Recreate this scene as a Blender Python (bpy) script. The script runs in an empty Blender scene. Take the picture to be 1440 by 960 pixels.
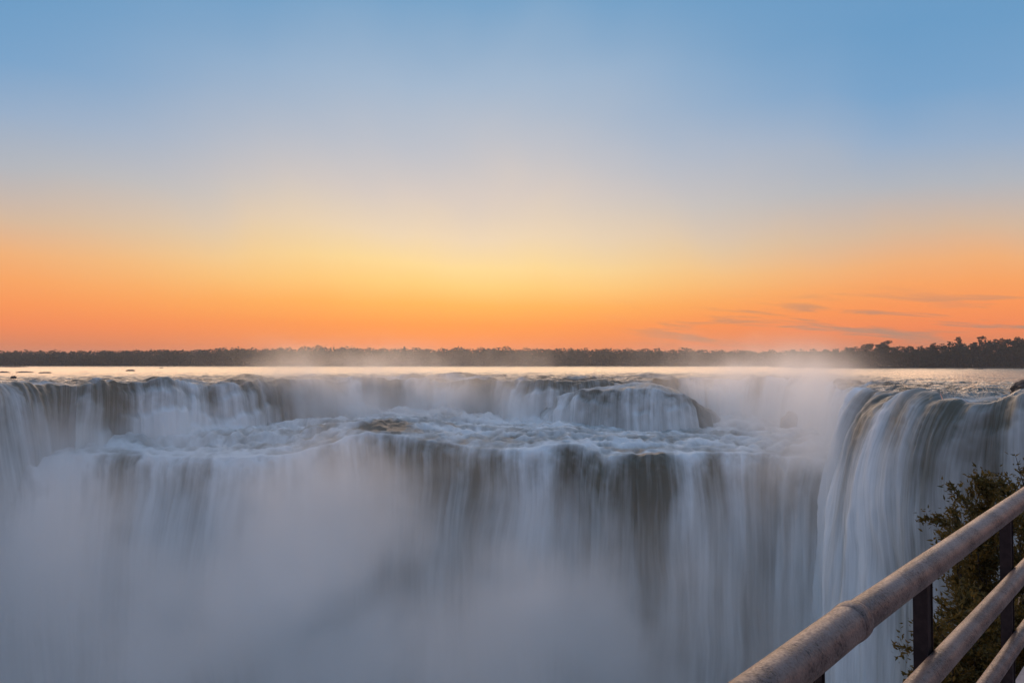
import bpy, bmesh, math, random
import numpy as np
from mathutils import Vector
random.seed(7)
rng = np.random.default_rng(11)
S = bpy.context.scene
COL = S.collection
R = math.radians

# ------------------------------------------------------------------ camera
CAM_Z = 5.0
F = 1120.0                       # focal length in pixels of a 1440 wide frame
PITCH = math.atan(27 / F)
cam_data = bpy.data.cameras.new('camera')
cam_data.lens = 28.0
cam_data.sensor_width = 36.0
cam_data.clip_start = 0.05
cam_data.clip_end = 12000
cam = bpy.data.objects.new('camera', cam_data)
COL.objects.link(cam)
cam.location = (0, 0, CAM_Z)
cam.rotation_euler = (R(90) + PITCH, 0, 0)
S.camera = cam

def ray(px, py):
    x, y, z = (px - 720) / F, 1.0, -(py - 480) / F
    c, s = math.cos(PITCH), math.sin(PITCH)
    return Vector((x, y * c - z * s, y * s + z * c))

def at(px, py, D):               # point seen at a pixel, D metres ahead
    d = ray(px, py)
    return Vector((0, 0, CAM_Z)) + d * (D / d.y)

def at_z(px, py, z):
    d = ray(px, py)
    return Vector((0, 0, CAM_Z)) + d * ((z - CAM_Z) / d.z)

# ------------------------------------------------------------------ sky
SUN_AZ = math.atan2(640 - 720, F)          # bearing of the glow, from +Y towards +X
SUN_EL = R(1.2)
world = bpy.data.worlds.new('World')
S.world = world
world.use_nodes = True
wt = world.node_tree
wt.nodes.clear()

class NT:
    """small helper for wiring nodes"""
    def __init__(s, tree): s.t = tree
    def n(s, kind, **kw):
        nd = s.t.nodes.new(kind)
        for k, v in kw.items(): setattr(nd, k, v)
        return nd
    def put(s, sock, v):
        if isinstance(v, bpy.types.NodeSocket): s.t.links.new(v, sock)
        elif v is not None: sock.default_value = v
    def math(s, op, a, b=None, c=None, clamp=False):
        nd = s.n('ShaderNodeMath', operation=op, use_clamp=clamp)
        s.put(nd.inputs[0], a); s.put(nd.inputs[1], b); s.put(nd.inputs[2], c)
        return nd.outputs[0]
    def vmath(s, op, a, b=None):
        nd = s.n('ShaderNodeVectorMath', operation=op)
        s.put(nd.inputs[0], a); s.put(nd.inputs[1], b)
        return nd.outputs['Value'] if op in ('DOT_PRODUCT', 'LENGTH', 'DISTANCE') else nd.outputs[0]
    def rng(s, v, a, b, c=0.0, d=1.0, smooth=True):
        nd = s.n('ShaderNodeMapRange', interpolation_type='SMOOTHSTEP' if smooth else 'LINEAR')
        s.put(nd.inputs[0], v)
        for i, q in zip((1, 2, 3, 4), (a, b, c, d)): s.put(nd.inputs[i], q)
        return nd.outputs[0]
    def mix(s, f, a, b, blend='MIX'):
        nd = s.n('ShaderNodeMix', data_type='RGBA', blend_type=blend)
        s.put(nd.inputs[0], f); s.put(nd.inputs[6], a); s.put(nd.inputs[7], b)
        return nd.outputs[2]
    def noise(s, vec, scale, detail=3, rough=0.5, dist=0.0):
        nd = s.n('ShaderNodeTexNoise')
        s.put(nd.inputs['Vector'], vec)
        nd.inputs['Scale'].default_value = scale
        nd.inputs['Detail'].default_value = detail
        nd.inputs['Roughness'].default_value = rough
        nd.inputs['Distortion'].default_value = dist
        return nd.outputs[0]
    def ramp(s, f, stops):
        nd = s.n('ShaderNodeValToRGB')
        e = nd.color_ramp.elements
        while len(e) < len(stops): e.new(0.5)
        for q, (p, c) in zip(e, stops):
            q.position = p; q.color = c
        s.put(nd.inputs[0], f)
        return nd.outputs[0]

def lin(r, g, b):
    f = lambda v: v / 12.92 if v <= 0.04045 else ((v + 0.055) / 1.055) ** 2.4
    return (f(r / 255), f(g / 255), f(b / 255), 1)

w = NT(wt)
tc = w.n('ShaderNodeTexCoord')
sep = w.n('ShaderNodeSeparateXYZ'); w.put(sep.inputs[0], tc.outputs['Generated'])
dx, dy, dz = sep.outputs
elev = w.math('MULTIPLY', w.math('ARCSINE', dz), 180 / math.pi)             # degrees
azi = w.math('MULTIPLY', w.math('ARCTAN2', dx, dy), 180 / math.pi)          # degrees from +Y
off = w.math('ABSOLUTE', w.math('WRAP', w.math('SUBTRACT', azi, math.degrees(SUN_AZ)), 180.0, -180.0))
hv = w.n('ShaderNodeCombineXYZ'); w.put(hv.inputs[0], w.math('MULTIPLY', azi, 0.055)); w.put(hv.inputs[1], w.math('MULTIPLY', elev, 0.05))
veil = w.math('SUBTRACT', w.noise(hv.outputs[0], 1.0, 3, 0.5, 0.3), 0.5)          # uneven high haze
felev = w.math('SUBTRACT', elev, w.math('MULTIPLY', veil, w.math('MULTIPLY', w.rng(elev, 1.0, 12.0), 6.5)))
fe = w.math('DIVIDE', w.math('MAXIMUM', felev, 0.0), 90.0, clamp=True)
fe = w.math('POWER', fe, 0.5)
def P(e): return math.sqrt(e / 90)
core = w.ramp(fe, [(P(0.0), lin(226, 128, 82)), (P(1.2), lin(244, 140, 78)), (P(2.6), lin(252, 154, 78)), (P(4.0), lin(254, 180, 92)),
                   (P(5.4), lin(252, 206, 126)), (P(6.8), lin(250, 218, 152)), (P(9.0), lin(236, 214, 182)), (P(12.0), lin(214, 203, 195)),
                   (P(15.5), lin(188, 193, 203)), (P(19.5), lin(162, 184, 208)), (P(24.4), lin(120, 164, 202)), (P(42.0), lin(108, 154, 197)), (1.0, lin(114, 152, 196))])
Q = lambda e: P(e * 0.85)
side = w.ramp(fe, [(P(0.0), lin(200, 128, 94)), (Q(1.2), lin(222, 130, 88)), (Q(2.6), lin(246, 138, 84)), (Q(4.0), lin(252, 150, 86)),
                   (Q(5.6), lin(250, 164, 98)), (Q(7.2), lin(242, 176, 120)), (Q(9.6), lin(214, 184, 158)), (Q(13.0), lin(178, 182, 190)),
                   (Q(16.5), lin(150, 174, 202)), (Q(20.5), lin(120, 163, 203)), (Q(25.0), lin(106, 156, 199)), (P(42.0), lin(106, 153, 197)), (1.0, lin(114, 152, 196))])
back = w.ramp(fe, [(P(0.0), lin(122, 124, 148)), (P(5.0), lin(146, 138, 160)), (P(12.0), lin(158, 152, 176)), (P(24.0), lin(146, 162, 194)),
                   (P(45.0), lin(124, 156, 196)), (1.0, lin(114, 152, 196))])
sky = w.mix(w.rng(off, 2.0, 32.0), core, side)
sky = w.mix(w.rng(off, 45.0, 130.0), sky, back)
# thin streaks of cloud low over the right bank
cv = w.n('ShaderNodeCombineXYZ')
w.put(cv.inputs[0], w.math('MULTIPLY', azi, 0.13))
w.put(cv.inputs[1], w.math('ADD', w.math('MULTIPLY', elev, 1.15), w.math('MULTIPLY', azi, 0.10)))
cn = w.noise(cv.outputs[0], 1.0, 5, 0.55, 0.4)
band = w.math('MULTIPLY', w.rng(elev, 0.6, 1.8), w.rng(elev, 5.2, 2.6))
band = w.math('MULTIPLY', band, w.math('MULTIPLY', w.rng(azi, 4.0, 17.0), w.rng(azi, 70.0, 45.0)))
cl = w.math('MULTIPLY', w.rng(cn, 0.50, 0.66), band)
sky = w.mix(w.math('MULTIPLY', cl, 0.85), sky, lin(176, 138, 118))
nish = w.n('ShaderNodeTexSky', sky_type='NISHITA', sun_disc=False, sun_elevation=SUN_EL, sun_rotation=SUN_AZ)
nish.altitude = 200; nish.dust_density = 2.0
bg1 = w.n('ShaderNodeBackground'); w.put(bg1.inputs[0], sky); bg1.inputs[1].default_value = 0.98
bg2 = w.n('ShaderNodeBackground'); w.put(bg2.inputs[0], nish.outputs[0]); bg2.inputs[1].default_value = 0.006
addsh = w.n('ShaderNodeAddShader')
wt.links.new(bg1.outputs[0], addsh.inputs[0]); wt.links.new(bg2.outputs[0], addsh.inputs[1])
wo = w.n('ShaderNodeOutputWorld'); wt.links.new(addsh.outputs[0], wo.inputs[0])

# ------------------------------------------------------------------ sun, exposure
sd = bpy.data.lights.new('sun', 'SUN')
sd.energy = 1.9
sd.angle = R(70)
sd.color = (1.0, 0.64, 0.38)
sun = bpy.data.objects.new('sun', sd)
COL.objects.link(sun)
sdir = Vector((math.sin(SUN_AZ) * math.cos(R(18)), math.cos(SUN_AZ) * math.cos(R(18)), math.sin(R(18))))
sun.rotation_euler = sdir.to_track_quat('Z', 'Y').to_euler()
vs = S.view_settings
vs.view_transform = 'Standard'; vs.look = 'None'; vs.gamma = 1.0; vs.exposure = 0.0
vs.use_curve_mapping = False
S.cycles.use_denoising = True
S.cycles.max_bounces = 14
S.cycles.diffuse_bounces = 3
S.cycles.volume_bounces = 14
S.cycles.volume_step_rate = 1.0
S.cycles.volume_max_steps = 128
S.cycles.caustics_reflective = False
S.cycles.sample_clamp_indirect = 4.0

# ------------------------------------------------------------------ noise in numpy
def _h(ix, iy, iz, seed):
    ix, iy, iz = (np.asarray(q, np.int64) for q in (ix, iy, iz))
    n = (ix * 374761393 + iy * 668265263 + iz * 2147483647 + np.int64(seed) * 12741261) & 0xFFFFFFFF
    n = ((n ^ (n >> 13)) * 1274126) & 0xFFFFFFFF
    n = ((n ^ (n >> 16)) * 2246822519) & 0xFFFFFFFF
    return ((n ^ (n >> 15)) & 0xFFFFFF) / float(0xFFFFFF)

def vnoise(x, y=0.0, z=0.0, seed=0):
    x, y, z = np.broadcast_arrays(np.asarray(x, float), np.asarray(y, float), np.asarray(z, float))
    ix, iy, iz = (np.floor(q).astype(np.int64) for q in (x, y, z))
    fx, fy, fz = x - ix, y - iy, z - iz
    s = lambda t: t * t * t * (t * (t * 6 - 15) + 10)
    u, v, ww = s(fx), s(fy), s(fz)
    out = 0
    for a in (0, 1):
        for b in (0, 1):
            for c in (0, 1):
                out = out + _h(ix + a, iy + b, iz + c, seed) * (u if a else 1 - u) * (v if b else 1 - v) * (ww if c else 1 - ww)
    return out * 2 - 1

def fbm(x, y=0.0, z=0.0, octaves=4, seed=0, gain=0.5, lac=2.03):
    a, t, n = 1.0, 0.0, 0.0
    for o in range(octaves):
        f = lac ** o
        t = t + a * vnoise(np.asarray(x) * f + 17.3 * o, np.asarray(y) * f - 9.1 * o, np.asarray(z) * f, seed + o)
        n += a; a *= gain
    return t / n

def sstep(x, a, b):
    t = np.clip((np.asarray(x, float) - a) / (b - a), 0, 1)
    return t * t * (3 - 2 * t)

# ------------------------------------------------------------------ object helpers
def link(name, me, mat=None, parent=None, kind=None, label=None, cat=None, group=None):
    o = bpy.data.objects.new(name, me)
    COL.objects.link(o)
    if mat is not None and me is not None and not me.materials: me.materials.append(mat)
    o.parent = parent
    for k, v in (('kind', kind), ('label', label), ('category', cat), ('group', group)):
        if v: o[k] = v
    return o

def mesh_np(name, V, Fc, smooth=True, attrs=None):
    me = bpy.data.meshes.new(name)
    V = np.asarray(V, np.float32).reshape(-1, 3); Fc = np.asarray(Fc, np.int32)
    k = Fc.shape[1]
    me.vertices.add(len(V)); me.vertices.foreach_set('co', V.ravel())
    me.loops.add(Fc.size); me.loops.foreach_set('vertex_index', Fc.ravel())
    me.polygons.add(len(Fc)); me.polygons.foreach_set('loop_start', np.arange(0, Fc.size, k, dtype=np.int32))
    me.polygons.foreach_set('use_smooth', np.full(len(Fc), smooth))
    me.update(calc_edges=True)
    for nm, arr in (attrs or {}).items():
        arr = np.asarray(arr, np.float32)
        if arr.ndim == 1 or arr.shape[-1] == 1:
            me.attributes.new(nm, 'FLOAT', 'POINT').data.foreach_set('value', arr.ravel())
        else:
            me.attributes.new(nm, 'FLOAT_VECTOR', 'POINT').data.foreach_set('vector', arr.ravel())
    return me

def grid_faces(rows, cols):
    i = np.arange(rows * cols).reshape(rows, cols)
    return np.stack([i[:-1, :-1], i[1:, :-1], i[1:, 1:], i[:-1, 1:]], -1).reshape(-1, 4)

def new_mat(name):
    m = bpy.data.materials.new(name); m.use_nodes = True
    m.node_tree.nodes.clear()
    k = NT(m.node_tree)
    out = k.n('ShaderNodeOutputMaterial')
    b = k.n('ShaderNodeBsdfPrincipled')
    m.node_tree.links.new(b.outputs[0], out.inputs[0])
    return m, k, b, out

def bump(k, b, h, strength, dist):
    nd = k.n('ShaderNodeBump'); nd.inputs['Strength'].default_value = strength; nd.inputs['Distance'].default_value = dist
    k.put(nd.inputs['Height'], h); k.put(b.inputs['Normal'], nd.outputs[0])

# ------------------------------------------------------------------ materials
DEEP = (0.095, 0.086, 0.052, 1)       # silty brown green water
FOAM = (0.83, 0.83, 0.80, 1)

def water_fall_mat():
    m, k, b, out = new_mat('falling_water')
    fo = k.n('ShaderNodeAttribute', attribute_name='foam').outputs['Fac']
    fl = k.n('ShaderNodeAttribute', attribute_name='flow').outputs['Vector']
    v1 = k.vmath('MULTIPLY', fl, (0.9, 0.035, 1)); v2 = k.vmath('MULTIPLY', fl, (3.2, 0.09, 1))
    s1 = k.noise(v1, 1.0, 4, 0.55); s2 = k.noise(v2, 1.0, 3, 0.55)
    st = k.math('ADD', k.math('MULTIPLY', k.math('SUBTRACT', s1, 0.5), 0.75), k.math('MULTIPLY', k.math('SUBTRACT', s2, 0.5), 0.45))
    f = k.math('ADD', fo, st, clamp=True)
    k.put(b.inputs['Base Color'], k.mix(f, DEEP, FOAM))
    k.put(b.inputs['Roughness'], k.rng(f, 0.0, 0.6, 0.40, 0.9))
    k.put(b.inputs['Specular IOR Level'], k.rng(f, 0.1, 0.7, 0.35, 0.08))
    bump(k, b, st, 0.5, 0.5)
    return m

def river_mat():
    m, k, b, out = new_mat('river_water')
    fo = k.n('ShaderNodeAttribute', attribute_name='foam').outputs['Fac']
    g = k.n('ShaderNodeNewGeometry').outputs['Position']
    n1 = k.noise(k.vmath('MULTIPLY', g, (0.20, 0.17, 0.3)), 1.0, 5, 0.6, 0.6)
    rp = k.n('ShaderNodeAttribute', attribute_name='ripple').outputs['Fac']
    n2 = k.noise(k.vmath('MULTIPLY', g, (1.3, 0.7, 1.0)), 1.0, 3, 0.6)
    f = k.math('ADD', fo, k.math('MULTIPLY', k.math('SUBTRACT', n1, 0.5), 0.7), clamp=True)
    k.put(b.inputs['Base Color'], k.mix(f, DEEP, FOAM))
    k.put(b.inputs['Roughness'], k.rng(f, 0.0, 0.6, 0.20, 0.8))
    b.inputs['IOR'].default_value = 1.33
    bump(k, b, k.math('MULTIPLY', rp, k.math('ADD', n1, k.math('MULTIPLY', n2, 0.12))), 1.0, 4.5)
    return m

def rapids_mat():
    m, k, b, out = new_mat('white_water')
    fo = k.n('ShaderNodeAttribute', attribute_name='foam').outputs['Fac']
    fl = k.n('ShaderNodeAttribute', attribute_name='flow').outputs['Vector']
    s1 = k.noise(k.vmath('MULTIPLY', fl, (0.9, 0.05, 1)), 1.0, 4, 0.55)
    s2 = k.noise(k.vmath('MULTIPLY', fl, (0.30, 0.17, 1)), 1.0, 5, 0.6, 0.8)
    fl_s = k.n('ShaderNodeSeparateXYZ'); k.put(fl_s.inputs[0], fl)
    drop = k.rng(fl_s.outputs[1], -3.0, 4.0)
    st = k.mix(drop, s2, s1)
    f = k.math('ADD', fo, k.math('MULTIPLY', k.math('SUBTRACT', st, 0.5), 0.95), clamp=True)
    k.put(b.inputs['Base Color'], k.mix(f, DEEP, FOAM))
    k.put(b.inputs['Roughness'], k.rng(f, 0.0, 0.6, 0.40, 0.9))
    k.put(b.inputs['Specular IOR Level'], k.rng(f, 0.1, 0.7, 0.35, 0.08))
    bump(k, b, st, 0.5, 0.6)
    return m

def plain(name, c1, c2, scale, rough=0.9, bmp=0.4, dist=0.1, detail=5):
    m, k, b, out = new_mat(name)
    g = k.n('ShaderNodeTexCoord').outputs['Object']
    n = k.noise(g, scale, detail, 0.6)
    k.put(b.inputs['Base Color'], k.mix(k.rng(n, 0.35, 0.65), c1, c2))
    b.inputs['Roughness'].default_value = rough
    b.inputs['Specular IOR Level'].default_value = 0.25
    bump(k, b, n, bmp, dist)
    return m

def leaf_mat(name, c1, c2):
    m, k, b, out = new_mat(name)
    oi = k.n('ShaderNodeObjectInfo')
    g = k.n('ShaderNodeNewGeometry')
    f = k.math('ADD', k.math('MULTIPLY', g.outputs['Random Per Island'], 0.75), k.math('MULTIPLY', oi.outputs['Random'], 0.25))
    k.put(b.inputs['Base Color'], k.mix(f, c1, c2))
    b.inputs['Roughness'].default_value = 0.65
    b.inputs['Specular IOR Level'].default_value = 0.3
    tr = k.n('ShaderNodeBsdfTranslucent'); k.put(tr.inputs[0], k.mix(f, c1, c2))
    mx = k.n('ShaderNodeMixShader'); mx.inputs[0].default_value = 0.38
    m.node_tree.links.new(b.outputs[0], mx.inputs[1]); m.node_tree.links.new(tr.outputs[0], mx.inputs[2])
    m.node_tree.links.new(mx.outputs[0], out.inputs[0])
    return m

def rail_mat():
    m, k, b, out = new_mat('weathered_painted_steel')
    g = k.n('ShaderNodeTexCoord').outputs['Object']
    n1 = k.noise(g, 7.0, 5, 0.65); n2 = k.noise(g, 210.0, 3, 0.6); n3 = k.noise(g, 120.0, 4, 0.7)
    base = k.mix(k.rng(n1, 0.3, 0.7), (0.23, 0.148, 0.114, 1), (0.075, 0.046, 0.038, 1))
    base = k.mix(k.math('MULTIPLY', k.rng(n2, 0.5, 0.72), 0.5), base, (0.085, 0.055, 0.046, 1))
    chips = k.math('MULTIPLY', k.rng(n3, 0.53, 0.585), k.rng(n1, 0.43, 0.56))
    base = k.mix(chips, base, (0.030, 0.017, 0.013, 1))
    k.put(b.inputs['Base Color'], base)
    k.put(b.inputs['Roughness'], k.rng(n2, 0.3, 0.7, 0.30, 0.6))
    bump(k, b, k.math('SUBTRACT', k.math('MULTIPLY', n2, 0.3), chips), 0.35, 0.004)
    return m

M_FALL, M_RIVER, M_RAPID = water_fall_mat(), river_mat(), rapids_mat()
M_ROCK = plain('wet_basalt', (0.022, 0.019, 0.017, 1), (0.060, 0.050, 0.042, 1), 0.9, 0.6, 0.8, 0.4)
M_EARTH = plain('forest_soil', (0.030, 0.024, 0.016, 1), (0.055, 0.048, 0.028, 1), 0.15, 0.95, 0.3, 0.2)
M_BARK = plain('bark', (0.035, 0.028, 0.022, 1), (0.075, 0.060, 0.045, 1), 3.0)
M_TREE = leaf_mat('forest_leaves', (0.022, 0.028, 0.011, 1), (0.052, 0.054, 0.021, 1))
M_BUSH = leaf_mat('shrub_leaves', (0.050, 0.044, 0.010, 1), (0.200, 0.130, 0.028, 1))
M_RAIL = rail_mat()
M_POST = plain('rusted_dark_steel', (0.022, 0.013, 0.012, 1), (0.040, 0.024, 0.021, 1), 30.0, 0.7, 0.3, 0.003)
M_DECK = plain('worn_concrete', (0.30, 0.24, 0.22, 1), (0.42, 0.35, 0.32, 1), 14.0, 0.85, 0.4, 0.006)

# ------------------------------------------------------------------ curves of the lips
def catmull(pts, n_per=40):
    p = np.asarray(pts, float)
    p = np.vstack([2 * p[0] - p[1], p, 2 * p[-1] - p[-2]])
    out = []
    t = np.linspace(0, 1, n_per, endpoint=False)[:, None]
    for i in range(1, len(p) - 2):
        a, b, c, d = p[i - 1], p[i], p[i + 1], p[i + 2]
        out.append(0.5 * (2 * b + (c - a) * t + (2 * a - 5 * b + 4 * c - d) * t ** 2 + (3 * b - a - 3 * c + d) * t ** 3))
    return np.vstack(out + [p[-2][None]])

def resample(c, step):
    s = np.concatenate([[0], np.cumsum(np.linalg.norm(np.diff(c[:, :2], axis=0), axis=1))])
    u = np.arange(0, s[-1], step)
    return np.stack([np.interp(u, s, c[:, i]) for i in range(c.shape[1])], 1), u

def smooth1(a, n):
    k = np.hanning(n + 2)[1:-1]; k /= k.sum()
    return np.stack([np.convolve(np.pad(a[:, i], (n // 2, n - 1 - n // 2), mode='edge'), k, 'valid') for i in range(a.shape[1])], 1)

def normals(c, win):
    t = np.gradient(c[:, :2], axis=0)
    t = smooth1(t, win)
    t /= np.linalg.norm(t, axis=1)[:, None]
    return np.stack([t[:, 1], -t[:, 0]], 1)

# upper rim: x, y, far x, far y, throw speed, depth of the fall
UP = [(-230, 90, -1600, 300, 4, 80), (-190, 125, -1400, 600, 4, 80), (-150, 152, -1200, 800, 4, 80), (-116, 168, -900, 1000, 5, 80),
      (-112, 177, -850, 1000, 6, 60), (-107, 186, -750, 1000, 4, 30), (-99, 191, -650, 1000, 3, 22), (-94, 199, -560, 1000, 3, 22),
      (-86, 205, -480, 1000, 3.5, 22), (-75, 215, -400, 1000, 3.5, 22), (-62, 231, -320, 1000, 3.5, 22), (-48, 241, -240, 1000, 3, 22),
      (-27, 248, -130, 1000, 3, 22), (-4, 243, -20, 1000, 3.5, 22), (8, 236, 40, 1000, 4, 22), (23, 237, 110, 1000, 4, 22),
      (42, 240, 200, 1000, 3.5, 22), (60, 240, 300, 1000, 3, 22), (72, 234, 380, 1000, 3, 22), (78, 222, 460, 1000, 3, 22),
      (78, 204, 540, 1000, 3, 22), (76, 178, 650, 1000, 3.0, 24), (69.5, 153, 780, 1000, 4.5, 60), (64.0, 137, 850, 1000, 7.5, 80),
      (63.8, 127, 900, 1000, 7.5, 80), (67.0, 119.5, 1000, 1000, 6.5, 80), (72, 112, 1100, 900, 6, 80), (82, 103, 1200, 800, 6, 80),
      (92, 90, 1250, 650, 5.5, 80), (105, 72, 1300, 450, 5, 80), (130, 50, 1300, 200, 5, 80)]
upc, U = resample(catmull(UP), 0.36)
upn = normals(upc, 25)
lip_off = 2.6 * fbm(U / 15, octaves=3, seed=3) + 5.0 * vnoise(U / 24, seed=4) * np.exp(-((upc[:, 0] + 8) / 62) ** 4) + 1.1 * vnoise(U / 3.4, seed=5)
lip = upc[:, :2] + upn * lip_off[:, None]
FAR = upc[:, 2:4]

def river_z(x, y, d):            # d = metres upstream of the rim
    rough = np.exp(-d / 110) * 2.6 + 0.25
    wv = 0.42 * fbm(x / 9 + 3, y / 6.5, octaves=4, seed=21, gain=0.55) + 0.14 * fbm(x / 3.4, y / 1.7, octaves=2, seed=25) + 0.20 * fbm(x / 16, y / 4.0, octaves=3, seed=27)
    humps = 2.2 * np.clip(fbm(x / 11, y / 8, octaves=4, seed=31), -0.12, 1) * np.exp(-d / 16)
    far = np.clip(1 - d / 320, 0.05, 1)
    return (wv * rough) * far + humps - 0.55 * np.exp(-d / 3.0)

dist = np.concatenate([[0], np.cumsum(0.38 * 1.02 ** np.arange(220))])
L = np.linalg.norm(FAR - lip, axis=1)
rows_d = np.clip(dist[:, None] / L[None, :], 0, 1)
rows_d[-1] = 1.0
RX = lip[None, :, 0] * (1 - rows_d) + FAR[None, :, 0] * rows_d
RY = lip[None, :, 1] * (1 - rows_d) + FAR[None, :, 1] * rows_d
DD = rows_d * L[None]
RZ = river_z(RX, RY, DD)
churn = np.clip(fbm(RX / 12, RY / 7, octaves=4, seed=41) * 1.6, 0, 1)
r_foam = np.clip(0.55 * np.exp(-DD / 7) * (0.4 + churn) + 0.45 * churn * np.exp(-DD / 30) - 0.12, -0.4, 1)
V = np.stack([RX, RY, RZ], -1)
n_r, n_c = RX.shape
me = mesh_np('river', V, grid_faces(n_r, n_c)[:, ::-1], attrs={'foam': r_foam.ravel(), 'ripple': (0.10 + 0.90 * np.exp(-DD / 95)).ravel()})
link('river', me, M_RIVER, kind='structure', label='wide silty river above the falls reflecting the orange sky')

def fall_mesh(name, top, n, u, speed, depth, rows, seed, foam_base, top_foam=0.0, amp=1.0, power=1.75, ledges=0.0, wander=1.2):
    """a sheet of water leaving the rim points top (N,3) along n (N,2)"""
    k = (np.linspace(0, 1, rows) ** power)[:, None]
    d = k * depth[None]
    meander = wander * fbm(u[None] / 22, d / 30, octaves=2, seed=seed + 7)
    uu = u[None] + meander * sstep(d, 1, 12)
    sp = speed * (1 + 0.38 * vnoise(u / 9.0, seed=seed + 8) + 0.26 * vnoise(u / 4.2, seed=seed + 1) + 0.10 * vnoise(u / 1.7, seed=seed + 2))
    t = np.sqrt(2 * d / 9.81)
    reach = 11.0
    strands = 0.75 * fbm(uu / 7.0, d / 40, octaves=5, seed=seed + 3, gain=0.58) + 0.40 * (1 - 2 * np.abs(fbm(uu / 5.2, d / 60, octaves=3, seed=seed + 4)))
    A = amp * np.minimum(0.12 + d * 0.09, 1.5)
    out = reach * (1 - np.exp(-sp[None] * t / reach)) + A * strands
    led = 0.0
    if ledges:
        for q in range(3):
            where = 2.2 + 4.2 * q + 2.6 * fbm(u / 6.0, octaves=3, seed=seed + 20 + q)
            on = sstep(fbm(u / 8.5, octaves=2, seed=seed + 30 + q), -0.10, 0.30)
            led = led + on[None] * sstep(d, where[None], where[None] + 1.5) * (0.75 + 0.25 * fbm(u / 1.6, seed=seed + 40 + q)[None])
        led = led * ledges
        out = out + led
    lump = 0.8 * fbm(u[None] / 2.6, d / 3.5, octaves=4, seed=seed + 5, gain=0.55) * np.exp(-d / 6) * sstep(d, 0, 0.5)
    out = out + lump
    X = top[None, :, 0] + n[None, :, 0] * out
    Y = top[None, :, 1] + n[None, :, 1] * out
    Z = top[None, :, 2] - d + lump
    wide = fbm(u / 9.0, octaves=3, seed=seed + 6)
    foam = foam_base[None] + 0.60 * strands + 0.75 * wide[None] * np.exp(-d / 60) + 0.9 * lump + 0.16 * led + 0.30 * sstep(d, 0.5, 18) - (0.18 - top_foam) * np.exp(-d / 2.2)
    foam = np.where(foam < 0.10, 0.10 + 0.25 * (foam - 0.10), foam)
    flow = np.stack([uu, d, np.zeros_like(d) + seed], -1)
    return X, Y, Z, foam, flow

def fall_object(name, sl, rows, seed, label, foam_b=0.30, amp=1.0, ledges=0.0, wander=1.2):
    top = np.concatenate([lip[sl], RZ[0, sl, None]], 1)
    X, Y, Z, foam, flow = fall_mesh(name, top, upn[sl], U[sl], upc[sl, 4], upc[sl, 5], rows, seed, foam_b + 0.38 * sstep(upc[sl, 1], 130, 142) * (upc[sl, 0] > 50), 0.0, amp, ledges=ledges, wander=wander)
    foam[0] = r_foam[0, sl]
    me = mesh_np(name, np.stack([X, Y, Z], -1), grid_faces(*X.shape), attrs={'foam': foam.ravel(), 'flow': flow.reshape(-1, 3)})
    return link(name, me, M_FALL, label=label, cat='waterfall')

def near(x, y):
    return int(np.argmin(np.hypot(upc[:, 0] - x, upc[:, 1] - y)))
iA, iB, iC, iD = near(-103, 189), near(-62, 231), near(72, 234), near(71, 160)
fall_object('waterfall', slice(0, iA + 1), 110, 100, 'smooth pale fall curling off the rim left of the dark green water sheet')
fall_object('waterfall', slice(iA, iB + 1), 90, 100, 'dark green glassy fall with white strands on the upper tier', 0.08, 1.0, 1.9)
fall_object('waterfall', slice(iB, iC + 1), 90, 100, 'long warm misty fall along the back of the upper tier', 0.16, 1.1, 3.6)
fall_object('waterfall', slice(iC, iD + 1), 80, 100, 'short fall half hidden in bright spray beside the right hand curtain', 0.5, 0.8)
fall_object('waterfall', slice(iD, len(U)), 150, 100, 'tall bluish curtain of arching strands pouring past the railing shrubs', 0.10, 1.7, 0.0, 1.3)

# ------------------------------------------------------------------ shelf and the great lower fall
LOW = [(-330, 640, 140), (-150, 648, 160), (-40, 650, 170), (60, 640, 178), (150, 634, 183), (230, 639, 184), (310, 641, 183), (400, 637, 186), (455, 622, 190),
       (510, 609, 194), (570, 610, 194), (640, 622, 191), (720, 627, 188), (790, 624, 187), (850, 633, 184), (930, 635, 181), (1000, 634, 180), (1080, 638, 177),
       (1150, 643, 170), (1230, 646, 160), (1330, 646, 152)]
LP = np.array([list(at(*p)) for p in LOW]); LP[:, 2] += 1.1
lowc, LU = resample(catmull(LP), 0.36)
lown = normals(lowc, 41)
lo_off = 3.2 * fbm(LU / 14, octaves=3, seed=63) + 1.2 * vnoise(LU / 3.6, seed=65)
lxy = lowc[:, :2] + lown * lo_off[:, None]
up_v = np.concatenate([[0], np.cumsum(0.36 * 1.012 ** np.arange(112))])[::-1]      # upstream distances, far to near
PXU = 720 + F * lxy[:, 0] / lxy[:, 1]
SX = lxy[None, :, 0] - lown[None, :, 0] * up_v[:, None] * 0.35
SY = lxy[None, :, 1] + up_v[:, None]
tv = up_v[:, None]
rise = (-12.6 - lowc[None, :, 2]) * sstep(tv, 4, 58)
stepn = fbm(LU[None] / 8, tv / 9, octaves=3, seed=71)
ledge = sstep(PXU, 120, 210) * (1 - sstep(PXU, 420, 500))
ledge_z = ledge[None] * 1.9 * sstep(tv + 3.5 * stepn, 8, 10.5) * (1 - 0.8 * sstep(tv, 24, 45))
bill = 1 - np.abs(fbm(SX / 5.5, SY / 4.2, octaves=4, seed=73, gain=0.55)) * 2
turb = 0.75 * bill + 0.9 * fbm(SX / 14, SY / 8, octaves=3, seed=75) + 0.25 * fbm(SX / 1.6, SY / 1.2, octaves=2, seed=77)
turb = turb * (0.35 + 0.65 * sstep(tv, 0, 8))
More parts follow.
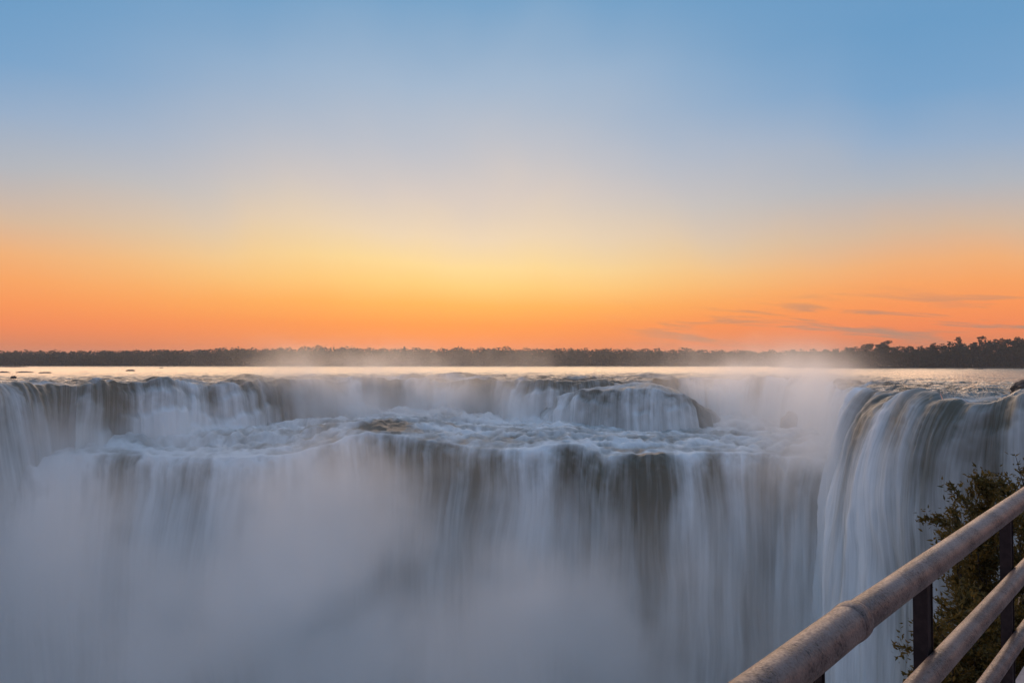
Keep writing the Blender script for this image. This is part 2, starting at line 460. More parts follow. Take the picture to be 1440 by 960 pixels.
SZ = lowc[None, :, 2] + rise + ledge_z + turb * 1.55 + 3.0 * np.clip(fbm(SX / 9, SY / 12, octaves=4, seed=79) + 0.12, 0, 1) * sstep(tv, 22, 46) - 1.5 * np.exp(-tv / 4.5)
dark = np.exp(-((PXU[None] - 545) / 45) ** 2 - ((tv - 4) / 5) ** 2) * 0.9 + 0.45 * ledge[None] * np.exp(-((tv - 7) / 3.0) ** 2)
s_foam = 0.56 + 0.22 * sstep(tv, 24, 42) + 0.55 * fbm(SX / 9, SY / 4, octaves=4, seed=81) + 0.40 * (bill - 0.4) - dark + 0.3 * np.exp(-((PXU[None] - 180) / 160) ** 2)
top = np.stack([lxy[:, 0], lxy[:, 1], SZ[-1]], 1)
streaky = 0.30 * fbm(LU / 16, octaves=2, seed=91)
darker = -0.20 * np.exp(-((PXU - 940) / 85) ** 2) - 0.12 * np.exp(-((PXU - 855) / 25) ** 2) - 0.15 * np.exp(-((PXU - 590) / 60) ** 2)
X, Y, Z, foam, flow = fall_mesh('main', top, lown, LU, np.full(len(LU), 4.2), np.full(len(LU), 64.0), 130, 300, 0.17 + streaky + darker, 0.75, 1.3, wander=2.0)
X = np.vstack([SX[:-1], X]); Y = np.vstack([SY[:-1], Y]); Z = np.vstack([SZ[:-1], Z])
sflow = np.stack([SX, -tv + 0 * SX, np.zeros_like(SX) + 300], -1)
sflow[..., 0] = LU[None]
foam = np.vstack([s_foam[:-1], foam]); flow = np.concatenate([sflow[:-1], flow], 0)
me = mesh_np('great_fall', np.stack([X, Y, Z], -1), grid_faces(*X.shape), attrs={'foam': foam.ravel(), 'flow': flow.reshape(-1, 3)})
link('waterfall', me, M_RAPID, label='broad foaming shelf and great lower fall plunging into the misty gorge', cat='waterfall')

# ------------------------------------------------------------------ mound of water over the boulder
MO = [(730, 566, 240), (762, 562, 234), (786, 556, 229), (818, 548, 224), (860, 546, 220), (907, 545, 217), (945, 548, 214), (972, 556, 214), (990, 568, 218), (1000, 575, 226), (1003, 580, 238)]
MP = np.array([list(at(*p)) for p in MO])
mc, MU = resample(catmull(MP), 0.33)
mn = normals(mc, 21)
moff = 2.2 * fbm(MU / 6, octaves=4, seed=113)
mxy = mc[:, :2] + mn * moff[:, None]
tv = np.concatenate([[0], np.cumsum(0.4 * 1.03 ** np.arange(38))])[::-1][:, None]
TX = mxy[None, :, 0] * (1 - 0.010 * tv) + 0.010 * tv * 44 - mn[None, :, 0] * 0.25 * tv
TY = mxy[None, :, 1] + tv * 0.8
TZ = mc[None, :, 2] + 0.02 * tv + 1.0 * fbm(TX / 5, TY / 4, octaves=3, seed=117) * sstep(tv, 0, 4) - 0.3 * np.exp(-tv / 2)
TZ = TZ + (0.9 * fbm(MU / 4.5, octaves=3, seed=121))[None] * np.exp(-tv / 5)
top = np.stack([mxy[:, 0], mxy[:, 1], TZ[-1]], 1)
mpx = 720 + F * mxy[:, 0] / mxy[:, 1]
X, Y, Z, foam, flow = fall_mesh('mound', top, mn, MU, np.full(len(MU), 3.4), np.full(len(MU), 16.0), 70, 400, 0.30 - 0.75 * np.exp(-((mpx - 985) / 22) ** 2), 0.1, 1.1, ledges=1.5)
X = np.vstack([TX[:-1], X]); Y = np.vstack([TY[:-1], Y]); Z = np.vstack([TZ[:-1], Z])
foam = np.vstack([0.4 + 0.4 * fbm(TX[:-1] / 4, TY[:-1] / 3, seed=119), foam])
tf = np.stack([MU[None] + 0 * TX, -tv + 0 * TX, 0 * TX + 400], -1)
flow = np.concatenate([tf[:-1], flow], 0)
me = mesh_np('mound_fall', np.stack([X, Y, Z], -1), grid_faces(*X.shape), attrs={'foam': foam.ravel(), 'flow': flow.reshape(-1, 3)})
link('waterfall', me, M_FALL, label='rounded mound of water bulging over a dark boulder on the upper tier', cat='waterfall')

# ------------------------------------------------------------------ gorge pool
gx, gy = np.meshgrid(np.linspace(-260, 200, 150), np.linspace(-60, 240, 110))
gz = -70 + 1.2 * fbm(gx / 14, gy / 10, octaves=4, seed=131)
me = mesh_np('gorge_pool', np.stack([gx, gy, gz], -1), grid_faces(*gx.shape)[:, ::-1],
             attrs={'foam': (0.6 + 0.4 * fbm(gx / 20, gy / 20, octaves=3, seed=133)).ravel()})
link('gorge_pool', me, M_RIVER, kind='structure', label='foaming plunge pool at the bottom of the gorge')

# ------------------------------------------------------------------ land behind the river
def land(name, front, back_y, z, label):
    f = np.array(front, float)
    c, _ = resample(catmull(f), 6.0)
    rows = []
    for q in np.concatenate([np.linspace(0, 0.04, 8), np.linspace(0.06, 1, 20)]):
        yy = c[:, 1] + (back_y - c[:, 1]) * q
        zz = -0.5 + (z + 0.5) * sstep(q, 0, 0.012) + 0.5 * fbm(c[:, 0] / 25, yy / 25, seed=141) * sstep(q, 0.005, 0.03)
        rows.append(np.stack([c[:, 0] * (1 + 0.9 * q), yy + 3 * vnoise(c[:, 0] / 17, seed=143) * (q < .5), zz], 1))
    G = np.array(rows)
    link(name, mesh_np(name, G, grid_faces(*G.shape[:2])[:, ::-1]), M_EARTH, kind='structure', label=label)

land('far_bank', [(-2200, 640), (-1200, 720), (-600, 742), (-200, 750), (100, 752), (400, 750), (900, 760), (2200, 760)], 5000, 1.0, 'low far bank of the river under the hazy forest')
land('near_bank', [(206, 640), (214, 590), (226, 566), (290, 557), (380, 552), (500, 520), (700, 450), (1300, 330)], 735, 0.8, 'low right bank of the river under dark trees')

# ------------------------------------------------------------------ trees
def leaf_cloud(lobes, n, size, seed, flat=0.6):
    """many small leaf-clump faces through ellipsoid lobes: (cx,cy,cz,rx,ry,rz)"""
    g = np.random.default_rng(seed)
    vol = np.array([l[3] * l[4] * l[5] for l in lobes]) ** 0.75
    idx = g.choice(len(lobes), n, p=vol / vol.sum())
    Lb = np.array(lobes)[idx]
    d = g.normal(size=(n, 3)); d /= np.linalg.norm(d, axis=1)[:, None]
    rad = g.uniform(0.25, 1.0, n) ** 0.45
    c = Lb[:, :3] + d * Lb[:, 3:] * rad[:, None] * (1 + 0.12 * g.normal(size=(n, 1)))
    a = g.normal(size=(n, 3)); a[:, 2] *= flat; a /= np.linalg.norm(a, axis=1)[:, None]
    b = np.cross(a, g.normal(size=(n, 3))); b /= np.linalg.norm(b, axis=1)[:, None]
    s = size * g.uniform(0.55, 1.35, n)[:, None]
    V = np.stack([c - a * s, c + b * s * 0.55, c + a * s, c - b * s * 0.55], 1).reshape(-1, 3)
    return V, np.arange(4 * n).reshape(n, 4)

def tube(path, radii, seg=7):
    path = [Vector(p) for p in path]
    V, Fc = [], []
    for i, p in enumerate(path):
        t = (path[min(i + 1, len(path) - 1)] - path[max(i - 1, 0)]).normalized()
        a = t.orthogonal().normalized() if abs(t.z) > 0.9 else t.cross(Vector((0, 0, 1))).normalized()
        b = t.cross(a)
        for k in range(seg):
            th = 2 * math.pi * k / seg
            V.append(p + (a * math.cos(th) + b * math.sin(th)) * radii[i])
    for i in range(len(path) - 1):
        for k in range(seg):
            Fc.append((i * seg + k, i * seg + (k + 1) % seg, (i + 1) * seg + (k + 1) % seg, (i + 1) * seg + k))
    return [tuple(v) for v in V], Fc

def join(parts):
    V, Fc, o = [], [], 0
    for v, f in parts:
        V.append(np.asarray(v, float)); Fc.append(np.asarray(f) + o); o += len(v)
    return np.vstack(V), np.vstack(Fc)

def tree_meshes(h, spread, seed, emergent=False):
    g = random.Random(seed)
    lobes, limbs = [], []
    base = h * (0.42 if emergent else 0.2)
    fork = h * (0.5 if emergent else 0.35)
    trunk = tube([(0, 0, -0.8), (0.1, 0, h * 0.25), (g.uniform(-.4, .4), g.uniform(-.4, .4), fork), (g.uniform(-.8, .8), g.uniform(-.8, .8), h * 0.85)],
                 [h * 0.026, h * 0.020, h * 0.016, h * 0.004])
    n = g.randint(8, 10) if emergent else g.randint(9, 12)
    for i in range(n):
        a = i * 2.4 + g.uniform(-.4, .4); r = spread * g.uniform(0.25, 0.85)
        z = base + (h - base) * (g.uniform(0.2, 0.95) if emergent else g.uniform(0.0, 0.92))
        if not emergent: r *= 1.15 - 0.65 * (z / h)
        c = (r * math.cos(a), r * math.sin(a), z)
        q = spread * g.uniform(0.30, 0.52)
        lobes.append((c[0], c[1], c[2], q, q, q * (0.55 if emergent else 0.68)))
        limbs.append(tube([(0, 0, fork * g.uniform(0.7, 1)), (c[0] * .5, c[1] * .5, (fork + z) / 2 - .3), c], [h * .009, h * .007, h * .003], 5))
    crown = leaf_cloud(lobes, 700, 0.62, seed, 0.7)
    tv_, tf_ = join([trunk] + limbs)
    return mesh_np('trunk', tv_, tf_), mesh_np('crown', *crown, smooth=False)

kinds = [tree_meshes(13 + 1.3 * (i % 4), 4.6 + 0.5 * (i % 3), 500 + i) for i in range(6)]
tall = [tree_meshes(19 + 1.5 * i, 6.2 - 0.5 * i, 540 + i, True) for i in range(4)]

def crown_top(me):
    c = np.zeros(len(me.vertices) * 3, np.float32); me.vertices.foreach_get('co', c)
    return float(np.percentile(c[2::3], 99.3))
TOPS = {ms[1].name: crown_top(ms[1]) for ms in kinds + tall}

def plant_tree(ms, loc, rz, sc, label, group=None, name='tree'):
    e = bpy.data.objects.new(name, None); COL.objects.link(e)
    e.location = loc; e.rotation_euler = (0, 0, rz); e.scale = (sc[0], sc[0], sc[1])
    e['label'] = label; e['category'] = 'tree'
    if group: e['group'] = group
    link('trunk', ms[0], M_BARK, e); link('crown', ms[1], M_TREE, e)
    return e

# bank on the right: front row, second row and the ones standing above
def bank_y(x): return float(np.interp(x, [206, 214, 226, 290, 380, 500, 700], [640, 590, 566, 557, 552, 520, 450]))
def skyline(px): return float(np.interp(px, [1140, 1160, 1200, 1240, 1262, 1275, 1330, 1400, 1440, 1600], [494, 492, 489, 486, 487, 490, 486, 482, 481, 478]))
g = random.Random(5)
for row, (dy, step, dx0) in enumerate(((7, 5.6, 0), (17, 6.6, 2.5), (30, 8.0, 1.2))):
    x = 216.0 + dx0
    while x < 440:
        y = bank_y(x) + dy + g.uniform(-2, 2)
        px = 720 + F * x / y
        h_here = (507 - skyline(px)) * y / F + CAM_Z - 1.0
        ms = kinds[g.randrange(6)]
        top_h = TOPS[ms[1].name]
        k = h_here / top_h * (0.80, 1.0, 1.16)[row] * g.uniform(0.90, 1.06)
        plant_tree(ms, (x, y, 0.3), g.uniform(0, 6.28), (k * g.uniform(0.95, 1.15), k), ('low dark tree at the water edge of the right bank wood', 'dark rounded tree in the middle rows of the right bank wood', 'tall dark tree whose crown makes the right bank skyline')[row], ('trees at the water edge of the right bank', 'middle trees of the right bank wood', 'skyline trees of the right bank wood')[row])
        x += step * g.uniform(0.8, 1.2)
for i, (px, py, D, s, lab) in enumerate(((1228, 486, 585, 0.95, 'flat topped tree with an open gap under its crown above the right bank wood'),
                                         (1246, 482, 588, 1.0, 'broad rounded tree rising beside the gapped flat topped tree'),
                                         (1352, 477, 580, 0.9, 'windswept tree standing clear of the wood on the right bank'),
                                         (1378, 476, 576, 1.0, 'tallest dense tree at the edge of a notch in the wood skyline'),
                                         (1408, 479, 572, 0.7, 'small round headed tree poking above the right bank wood'),
                                         (1431, 477, 570, 0.75, 'slender umbrella crowned tree towards the end of the right bank wood'))):
    p = at(px, py, D)
    ms = tall[i % 4]; hh = TOPS[ms[1].name]
    k = (p.z + 1.2) / hh
    plant_tree(ms, (p.x, p.y, 0.3), i * 1.3, (s * k, k), lab, None)
# low growth that closes the foot of the right wood
lb = []
for i in range(230):
    x = g.uniform(214, 470); y = bank_y(x) + g.uniform(2, 26)
    lb.append((x, y, g.uniform(1, 4.5), g.uniform(2, 4), 2.5, g.uniform(1.5, 3.2)))
link('undergrowth', mesh_np('undergrowth', *leaf_cloud(lb, 26000, 0.7, 77), smooth=False), M_TREE, kind='stuff', label='dark undergrowth along the foot of the right bank wood')
# hazy forest across the river
lb = []
for row, (dy, hs) in enumerate(((8, 0.74), (22, 0.92), (40, 1.0), (60, 1.06))):
    x = -700.0
    while x < 640:
        y = 750 + dy + g.uniform(-4, 4)
        px = 720 + F * x / y
        sk = float(np.interp(px, [-300, 0, 240, 330, 460, 560, 700, 900, 1100, 1400], [493, 494.5, 492.5, 490.5, 488.5, 490.5, 490.5, 491.5, 494, 494]))
        H = ((507 - sk) * y / F + CAM_Z - 1) * hs * (1 + 0.06 * g.gauss(0, 1))
        rr = g.uniform(3.2, 5.2)
        lb += [(x + g.uniform(-1, 1), y, H * 0.86, rr, rr, H * 0.17), (x + g.uniform(-2, 2), y - 2, H * 0.58, rr * 1.15, rr, H * 0.24), (x + g.uniform(-2, 2), y - 3, H * 0.25, rr * 1.2, rr, H * 0.26)]
        x += g.uniform(3.2, 6)
link('forest', mesh_np('forest', *leaf_cloud(lb, 210000, 1.0, 79), smooth=False), M_TREE, kind='stuff', label='hazy brown forest along the far side of the river')

# ------------------------------------------------------------------ rocks in the river
def rock(name, loc, size, seed, label, sub=4, jag=0.35, group=None):
    bm = bmesh.new(); bmesh.ops.create_icosphere(bm, subdivisions=sub, radius=1)
    co = np.array([v.co[:] for v in bm.verts])
    r = 1 + jag * fbm(co[:, 0] * 1.3 + seed, co[:, 1] * 1.3, co[:, 2] * 1.3, octaves=5, seed=seed, gain=0.62)
    for v, k in zip(bm.verts, r):
        v.co = Vector((v.co.x * size[0], v.co.y * size[1], v.co.z * size[2])) * float(k)
    me = bpy.data.meshes.new('rock'); bm.to_mesh(me); bm.free()
    for p in me.polygons: p.use_smooth = True
    o = link(name, me, M_ROCK, label=label, cat='rock', group=group)
    o.location = loc
    return o

def river_rock(px, py, wpx, hpx, seed, label):
    p = at_z(px, py, 0.0)
    k = p.y / F
    return rock('rock', (p.x, p.y, -0.1), (wpx * k / 2, wpx * k / 2.2, hpx * k), seed, label, jag=0.5)
river_rock(4, 524, 18, 2.2, 1, 'low dark rock cut off by the rim beside two flat shoals')
river_rock(36, 524, 22, 2.4, 2, 'long dark shoal rock between two others in the calm water')
river_rock(62, 524.5, 18, 2.0, 3, 'flat dark shoal rock, last of the row of three')
river_rock(19, 532, 9, 4.0, 4, 'small pointed rock just above the smooth left fall')
river_rock(29, 532.5, 8, 1.2, 14, 'tiny flat rock touching the small pointed rock')
river_rock(184, 521.5, 12, 2.6, 5, 'lone dark rock in the bright calm river')
river_rock(227, 517.5, 6, 1.2, 6, 'tiny far rock near the hazy forest shore')
river_rock(118, 522.5, 14, 0.7, 7, 'barely showing rock ripple in the calm river')
river_rock(1380, 518.6, 7, 2.2, 8, 'small dark rock off the right bank wood')
river_rock(1373, 519, 9, 0.7, 9, 'flat sliver of rock beside the small dark rock')
river_rock(16, 516, 36, 1.4, 10, 'long low islet below the far left trees')
p = at(1436, 552, 120)
rock('rock', (p.x + 0.9, p.y, 0.4), (2.1, 1.7, 1.5), 11, 'large black boulder with scrub standing above the blue curtain fall', jag=0.5)
p = at(1112, 598, 212)
hit = np.unravel_index(np.argmin(np.hypot(SX - p.x, SY - p.y)), SX.shape)
p.z = float(SZ[hit])
rock('rock', (p.x, p.y, p.z + 0.9), (3.0, 2.6, 2.6), 12, 'dark rock breaking the foam near the right hand curtain', jag=0.5)
p = at(548, 607, 197)
rock('rock', (p.x, p.y, p.z - 1.0), (5.2, 3.0, 1.0), 13, 'flat black rock awash at the brink of the middle ledge', jag=0.7)
p = at(500, 609, 199)
rock('rock', (p.x, p.y, p.z - 0.8), (2.4, 2.2, 0.9), 15, 'small black rock awash beside the flat black rock on the middle ledge', jag=0.7)
# islet tree cut by the frame on the far left
p = at_z(-6, 515, 0.0)
plant_tree(kinds[2], (p.x - 4, p.y, 0.0), 0.4, (0.85, 0.85), 'dark islet tree standing apart at the far left of the river')

# ------------------------------------------------------------------ walkway and railing
DECK_Z = CAM_Z - 1.6
RAIL_Z = CAM_Z - 0.55
A = at_z(1440, 700, RAIL_Z); J = at_z(1197, 874, RAIL_Z); B = at_z(1085, 960, RAIL_Z)
d1 = (A - J).normalized(); d0 = (J - B).normalized()
END = A + d1 * 4.5
START = B - d0 * 2.2
nrm = Vector((d1.y, -d1.x, 0)).normalized()          # towards the walkway side
def ring_tube(path, r, seg=28, dents=0.0, seed=0):
    # resampled pipe with very slight unevenness
    pts = []
    for a, b in zip(path[:-1], path[1:]):
        n = max(2, int((b - a).length / 0.03))
        pts += [a.lerp(b, i / n) for i in range(n)]
    pts.append(path[-1])
    rr = [r * (1 + dents * float(vnoise(i * 0.11, seed=seed))) for i in range(len(pts))]
    v, f = tube(pts, rr, seg)
    return mesh_np('pipe', v, f)
rail = bpy.data.objects.new('railing', None); COL.objects.link(rail)
rail['label'] = 'weathered pinkish steel pipe railing with dark posts along the walkway'; rail['category'] = 'railing'
link('top_rail', ring_tube([J - d0 * 0.01, END], 0.0350, dents=0.012, seed=1), M_RAIL, rail)
link('top_rail', ring_tube([START, J + d0 * 0.012], 0.0392, dents=0.015, seed=2), M_RAIL, rail)
# welded collar where the two lengths meet
v, f = tube([J - d0 * 0.030, J - d0 * 0.026, J - d0 * 0.004, J + d1 * 0.018, J + d1 * 0.028, J + d1 * 0.033], [0.0380, 0.0405, 0.0418, 0.0408, 0.0378, 0.034], 28)
v = [tuple(np.array(q) * 1.0) for q in v]
link('collar', mesh_np('collar', v, f), M_RAIL, rail)
for dz_, rr in ((0.285, 0.031), (0.520, 0.026)):
    q = Vector((0, 0, -dz_))
    link('middle_rail', ring_tube([START + q, J + q, END + q], rr, dents=0.012, seed=int(dz_ * 100)), M_RAIL, rail)

def box_mesh(c, ux, uy, uz, bev=0.004):
    bm = bmesh.new()
    bmesh.ops.create_cube(bm, size=1)
    for v in bm.verts: v.co = Vector(c) + ux * v.co.x + uy * v.co.y + uz * v.co.z
    bmesh.ops.bevel(bm, geom=bm.edges[:], offset=bev, segments=2, affect='EDGES')
    me = bpy.data.meshes.new('box'); bm.to_mesh(me); bm.free()
    return me
def on_rail(px):                 # where the plane of the railing meets a pixel column
    k = (px - 720) / F
    t = (k * J.y - J.x) / (d1.x - k * d1.y)
    return J + d1 * t
posts = [on_rail(1167), on_rail(1318), on_rail(1430)]
gap = (posts[2] - posts[1]).length
posts += [posts[2] + d1 * gap * 1.15 * i for i in (1, 2, 3)] + [posts[0] - d0 * 0.95, posts[0] - d0 * 1.9]
for p in posts:
    z0, z1 = DECK_Z - 0.0, RAIL_Z - 0.02
    c = Vector((p.x, p.y, (z0 + z1) / 2)) - nrm * 0.045
    link('post', box_mesh(c, d1 * 0.056, nrm * 0.03, Vector((0, 0, z1 - z0))), M_POST, rail)
    c2 = Vector((p.x, p.y, DECK_Z + 0.006)) - nrm * 0.045
    link('base_plate', box_mesh(c2, d1 * 0.13, nrm * 0.1, Vector((0, 0, 0.012)), 0.003), M_POST, rail)
# walkway slab: its outer edge lies 0.2 m beyond the railing
e0 = START - nrm * 0.20; e1 = END - nrm * 0.20
mid = (e0 + e1) / 2 + nrm * 1.3; mid.z = DECK_Z - 0.09
deck = link('walkway', box_mesh(mid, (e1 - e0) * 1.0, nrm * 2.6, Vector((0, 0, 0.18)), 0.012), M_DECK, kind='structure', label='worn pinkish concrete walkway slab beneath the railing')
for i, s in enumerate((0.12, 0.5, 0.88)):
    for side_ in (0.5, 2.1):
        q = e0.lerp(e1, s) + nrm * side_
        link('pier', box_mesh((q.x, q.y, 1.5), Vector((0.3, 0, 0)), Vector((0, 0.3, 0)), Vector((0, 0, 3.6)), 0.02), M_DECK, deck)

# rocky bank that carries the walkway, dropping into the gorge
bx, by = np.meshgrid(np.linspace(-14, 60, 110), np.linspace(-30, 40, 100))
edge = fbm(bx / 4, by / 4, octaves=3, seed=151) * 0.9
inside = np.minimum((bx * 0.80 - by * 0.66) + 2.9 + edge, 60.0)       # metres behind the brink
bz = -70 + 70.6 * sstep(inside, -7, 0.6) + 0.35 * fbm(bx / 1.7, by / 1.7, octaves=4, seed=153) + 1.5 * fbm(bx / 6, by / 6, octaves=3, seed=155) * sstep(inside, 0.5, -4)
me = mesh_np('rock_bank', np.stack([bx, by, bz], -1), grid_faces(*bx.shape)[:, ::-1])
link('rock_bank', me, M_ROCK, kind='structure', label='dark rocky bank under the walkway at the brink of the gorge')

# ------------------------------------------------------------------ shrubs past the railing
def shrub(base, tips, n_leaf, leaf, seed, label, spread=0.07):
    gg = np.random.default_rng(seed)
    e = bpy.data.objects.new('shrub', None); COL.objects.link(e)
    e.location = base; e['label'] = label; e['category'] = 'shrub'
    limbs, anchors = [], []
    b = Vector(base)
    for t in tips:
        t = Vector(t) - b
        m1 = t * 0.45 + Vector(gg.normal(size=3) * 0.10); m1.z = max(m1.z, t.z * 0.35)
        pts = [Vector((0, 0, -0.15)), m1 * 0.5, m1, t * 0.8 + Vector(gg.normal(size=3) * 0.04), t]
        L_ = max(0.4, t.length)
        limbs.append(tube(pts, [0.010 * L_ + .004, 0.008 * L_ + .003, .006 * L_ + .002, .005, .002], 5))
        for k in range(9):                       # side twigs
            s = gg.uniform(0.30, 1.0)
            i = min(3, int(s * 4)); q = pts[i].lerp(pts[i + 1], s * 4 - i)
            dirn = Vector(gg.normal(size=3)); dirn.z = abs(dirn.z) * 0.7 + 0.1
            ln = gg.uniform(0.07, 0.22)
            tip = q + dirn.normalized() * ln
            limbs.append(tube([q, q.lerp(tip, .5) + Vector(gg.normal(size=3) * .015), tip], [.004, .003, .0012], 4))
            for j in range(6): anchors.append((q.lerp(tip, j / 5), dirn.normalized()))
        for j in range(6): anchors.append((pts[3].lerp(pts[4], j / 5), (pts[4] - pts[3]).normalized()))
    ai = gg.integers(0, len(anchors), n_leaf)
    c = np.array([anchors[i][0][:] for i in ai]) + gg.normal(size=(n_leaf, 3)) * spread * gg.uniform(0.1, 1, (n_leaf, 1)) ** 2
    ax = np.array([anchors[i][1][:] for i in ai]) * 0.7 + gg.normal(size=(n_leaf, 3)) * 0.75
    ax[:, 2] += 0.15
    ax /= np.linalg.norm(ax, axis=1)[:, None]
    sd_ = np.cross(ax, gg.normal(size=(n_leaf, 3))); sd_ /= np.linalg.norm(sd_, axis=1)[:, None]
    up = np.cross(ax, sd_)
    s = leaf * gg.uniform(0.6, 1.35, (n_leaf, 1))
    V = np.stack([c, c + ax * s * .35 + sd_ * s * .20 - up * s * .05, c + ax * s + up * s * -.10, c + ax * s * .35 - sd_ * s * .20 - up * s * .05, c + ax * s * .4 + up * s * .04], 1).reshape(-1, 3)
    o = np.arange(n_leaf)[:, None] * 5
    Fc = np.concatenate([o + np.array(t) for t in ((0, 1, 4), (1, 2, 4), (2, 3, 4), (3, 0, 4))], 0)
    v_, f_ = join(limbs)
    link('stem', mesh_np('stem', v_, f_), M_BARK, e)
    link('foliage', mesh_np('foliage', V, Fc, smooth=False), M_BUSH, e)

def tips_in(spec, D, jitter, seed):
    gg = random.Random(seed); out = []
    for px, py in spec:
        out.append(at(px + 14, py, D + gg.uniform(-jitter, jitter)))
    return out
D1 = 7.0
shrub(at(1400, 1010, D1), tips_in([(1312, 728), (1322, 745), (1330, 712), (1345, 705), (1352, 690), (1370, 678), (1382, 690), (1398, 684), (1415, 688), (1335, 760), (1318, 775),
                                  (1360, 730), (1385, 730), (1410, 720), (1345, 790), (1375, 780), (1410, 770), (1435, 700), (1440, 740), (1460, 690), (1480, 720), (1435, 800), (1470, 780)], D1, 0.7, 1),
      30000, 0.046, 901, 'olive leafy shrub showing above and between the railing pipes')
D2 = 5.6
shrub(at(1390, 1060, D2), tips_in([(1284, 885), (1290, 905), (1300, 880), (1285, 935), (1310, 900), (1330, 860), (1345, 835), (1360, 850), (1330, 920), (1360, 900), (1390, 860), (1400, 900), (1385, 930),
                                  (1420, 850), (1430, 900), (1300, 950), (1340, 960), (1410, 940), (1450, 880)], D2, 0.5, 2),
      24000, 0.040, 902, 'brownish lower shrub behind the railing post near the walkway edge')
D3 = 7.8
shrub(at(1470, 900, D3), tips_in([(1414, 640), (1425, 655), (1402, 665), (1436, 660), (1446, 640), (1432, 678), (1460, 650), (1475, 640)], D3, 0.4, 3),
      1800, 0.045, 903, 'sparse twiggy shrub rising against the blue curtain of water', 0.05)

# ------------------------------------------------------------------ spray and haze
def volume_mat(name, color, density, attr, aniso):
    m = bpy.data.materials.new(name); m.use_nodes = True
    m.node_tree.nodes.clear(); k = NT(m.node_tree)
    out = k.n('ShaderNodeOutputMaterial'); pv = k.n('ShaderNodeVolumePrincipled')
    pv.inputs['Color'].default_value = color
    pv.inputs['Density'].default_value = density
    pv.inputs['Density Attribute'].default_value = attr
    pv.inputs['Anisotropy'].default_value = aniso
    m.node_tree.links.new(pv.outputs[0], out.inputs['Volume'])
    return m

class GN(NT):
    def rng(s, v, a, b, c=0.0, d=1.0):
        nd = s.n('ShaderNodeMapRange', interpolation_type='SMOOTHSTEP')
        s.put(nd.inputs[0], v)
        for i, q in zip((1, 2, 3, 4), (a, b, c, d)): s.put(nd.inputs[i], q)
        return nd.outputs[0]

def spray_volume(name, lo, hi, vox, build, label, mat):
    t = bpy.data.node_groups.new(name, 'GeometryNodeTree')
    t.interface.new_socket('Geometry', in_out='INPUT', socket_type='NodeSocketGeometry')
    t.interface.new_socket('Geometry', in_out='OUTPUT', socket_type='NodeSocketGeometry')
    k = GN(t)
    vc = k.n('GeometryNodeVolumeCube')
    pos = k.n('GeometryNodeInputPosition').outputs[0]
    k.put(vc.inputs['Density'], build(k, pos))
    vc.inputs['Min'].default_value = lo; vc.inputs['Max'].default_value = hi
    for ax, i in zip('XYZ', range(3)): vc.inputs['Resolution ' + ax].default_value = max(4, int((hi[i] - lo[i]) / vox[i]))
    sm = k.n('GeometryNodeSetMaterial'); sm.inputs['Material'].default_value = mat
    t.links.new(vc.outputs[0], sm.inputs[0])
    go = k.n('NodeGroupOutput'); t.links.new(sm.outputs[0], go.inputs[0])
    V = [(x, y, z) for x in (lo[0], hi[0]) for y in (lo[1], hi[1]) for z in (lo[2], hi[2])]
    Fq = [(0, 1, 3, 2), (4, 6, 7, 5), (0, 4, 5, 1), (2, 3, 7, 6), (0, 2, 6, 4), (1, 5, 7, 3)]
    me = bpy.data.meshes.new(name); me.from_pydata(V, [], Fq)
    o = link(name, me, mat, kind='stuff', label=label)
    md = o.modifiers.new('spray', 'NODES'); md.node_group = t
    return o

# (px, py, distance, radius x, y, z, density)
PUFFS = [
    (440, 548, 226, 20, 9, 5.5, 0.050), (350, 560, 216, 16, 8, 5, 0.036), (560, 556, 236, 22, 8, 5, 0.035), (650, 560, 232, 20, 8, 5, 0.028), (480, 575, 222, 30, 9, 4, 0.030),
    (740, 575, 226, 16, 8, 4, 0.026), (1030, 562, 222, 16, 10, 7, 0.040), (1095, 556, 205, 15, 12, 8, 0.036), (1150, 560, 178, 9, 12, 7, 0.035), (1060, 592, 204, 16, 10, 4, 0.020), (1140, 625, 158, 8, 10, 9, 0.028), (1120, 700, 150, 12, 10, 14, 0.016), (560, 900, 140, 30, 16, 12, 0.024), (400, 880, 140, 30, 16, 12, 0.022),
    (1060, 510, 225, 22, 14, 7, 0.010), (470, 512, 235, 30, 12, 6, 0.014), (760, 510, 238, 30, 10, 5, 0.006), (150, 610, 186, 18, 8, 5, 0.025), (60, 620, 176, 14, 9, 6, 0.020),
    (440, 740, 162, 26, 10, 13, 0.030), (300, 800, 156, 24, 12, 12, 0.026), (600, 850, 152, 24, 12, 12, 0.034), (470, 690, 168, 16, 8, 8, 0.020), (90, 800, 150, 26, 14, 16, 0.022),
    (760, 900, 150, 26, 12, 11, 0.030), (980, 930, 140, 28, 14, 10, 0.026), (640, 760, 166, 14, 8, 9, 0.014),
]
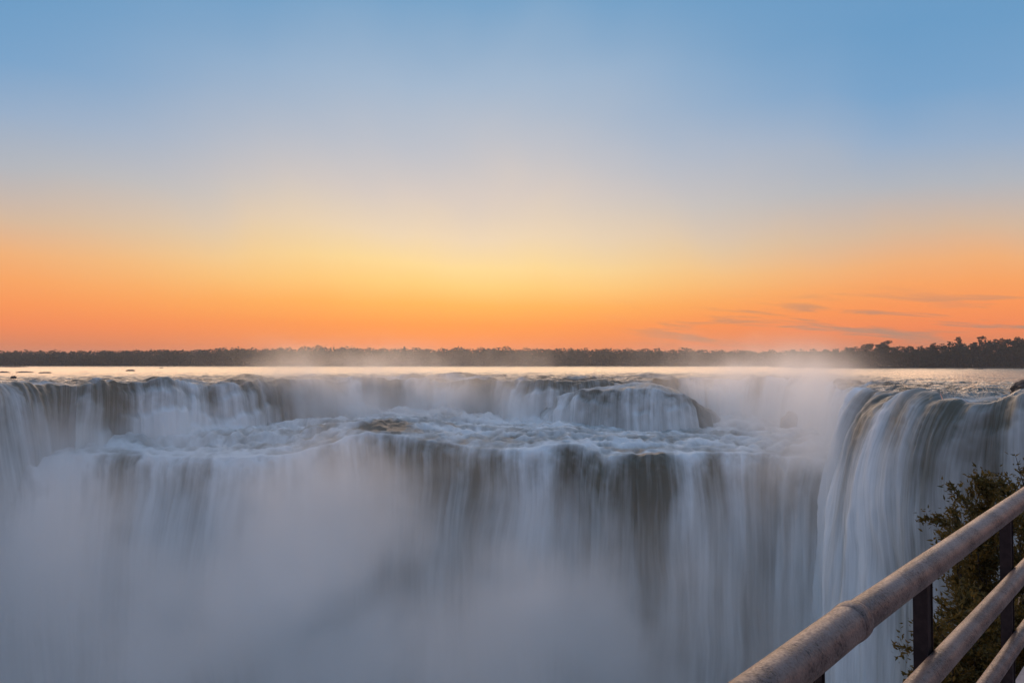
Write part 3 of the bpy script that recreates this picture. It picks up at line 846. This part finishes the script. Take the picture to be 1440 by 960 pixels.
def spray_density(k, pos):
    n1 = k.noise(pos, 0.040, 4, 0.55, 0.5)
    n2 = k.noise(k.vmath('MULTIPLY', pos, (1.0, 1.0, 0.6)), 0.14, 5, 0.62, 1.2)
    tex = k.math('MULTIPLY', k.rng(n1, 0.40, 0.62, 0.05, 1.0), k.math('MAXIMUM', k.math('ADD', k.math('MULTIPLY', n2, 3.6), -0.95), 0.06))
    s = k.n('ShaderNodeSeparateXYZ'); k.put(s.inputs[0], pos)
    x, y, z = s.outputs
    low = k.math('MULTIPLY', k.rng(z, -14.0, -52.0), k.rng(x, 62.0, -10.0, 0.35, 1.0))
    low = k.math('MULTIPLY', low, k.math('MULTIPLY', k.rng(y, 70.0, 125.0), 0.009))
    tot = low
    for px, py, D, rx, ry, rz, den in PUFFS:
        c = at(px, py, D)
        den *= 1.15 if D > 200 else 1.4
        q = k.vmath('MULTIPLY', k.vmath('SUBTRACT', pos, c[:]), (1 / rx, 1 / ry, 1 / rz))
        e = k.math('EXPONENT', k.math('MULTIPLY', k.vmath('DOT_PRODUCT', q, q), -1.0))
        tot = k.math('MULTIPLY_ADD', e, den, tot)
    tot = k.math('MULTIPLY', tot, k.math('ADD', k.math('MULTIPLY', tex, 1.7), 0.12))
    rim = k.math('MULTIPLY', k.math('MULTIPLY', k.rng(x, -150.0, -132.0), k.rng(x, 108.0, 92.0)), k.math('MULTIPLY', k.rng(y, 60.0, 74.0), k.rng(y, 268.0, 254.0)))
    rim = k.math('MULTIPLY', rim, k.rng(z, 20.0, 10.0))
    return k.math('MULTIPLY', tot, rim)
M_SPRAY = volume_mat('spray', (0.998, 0.992, 0.985, 1), 1.7, 'density', 0.72)
spray_volume('mist', (-150, 60, -70), (108, 268, 20), (2.0, 2.0, 1.6), spray_density, 'pale mist billowing up from the gorge and along the upper tier', M_SPRAY)

M_HAZE = volume_mat('haze_air', (0.95, 0.93, 0.92, 1), 0.00018, '', 0.3)
V = [(x, y, z) for x in (-2300, 2300) for y in (-400, 5200) for z in (-74, 27)]
me = bpy.data.meshes.new('haze'); me.from_pydata(V, [], [(0, 1, 3, 2), (4, 6, 7, 5), (0, 4, 5, 1), (2, 3, 7, 6), (0, 2, 6, 4), (1, 5, 7, 3)])
link('haze', me, M_HAZE, kind='stuff', label='thin dawn haze lying over the river')
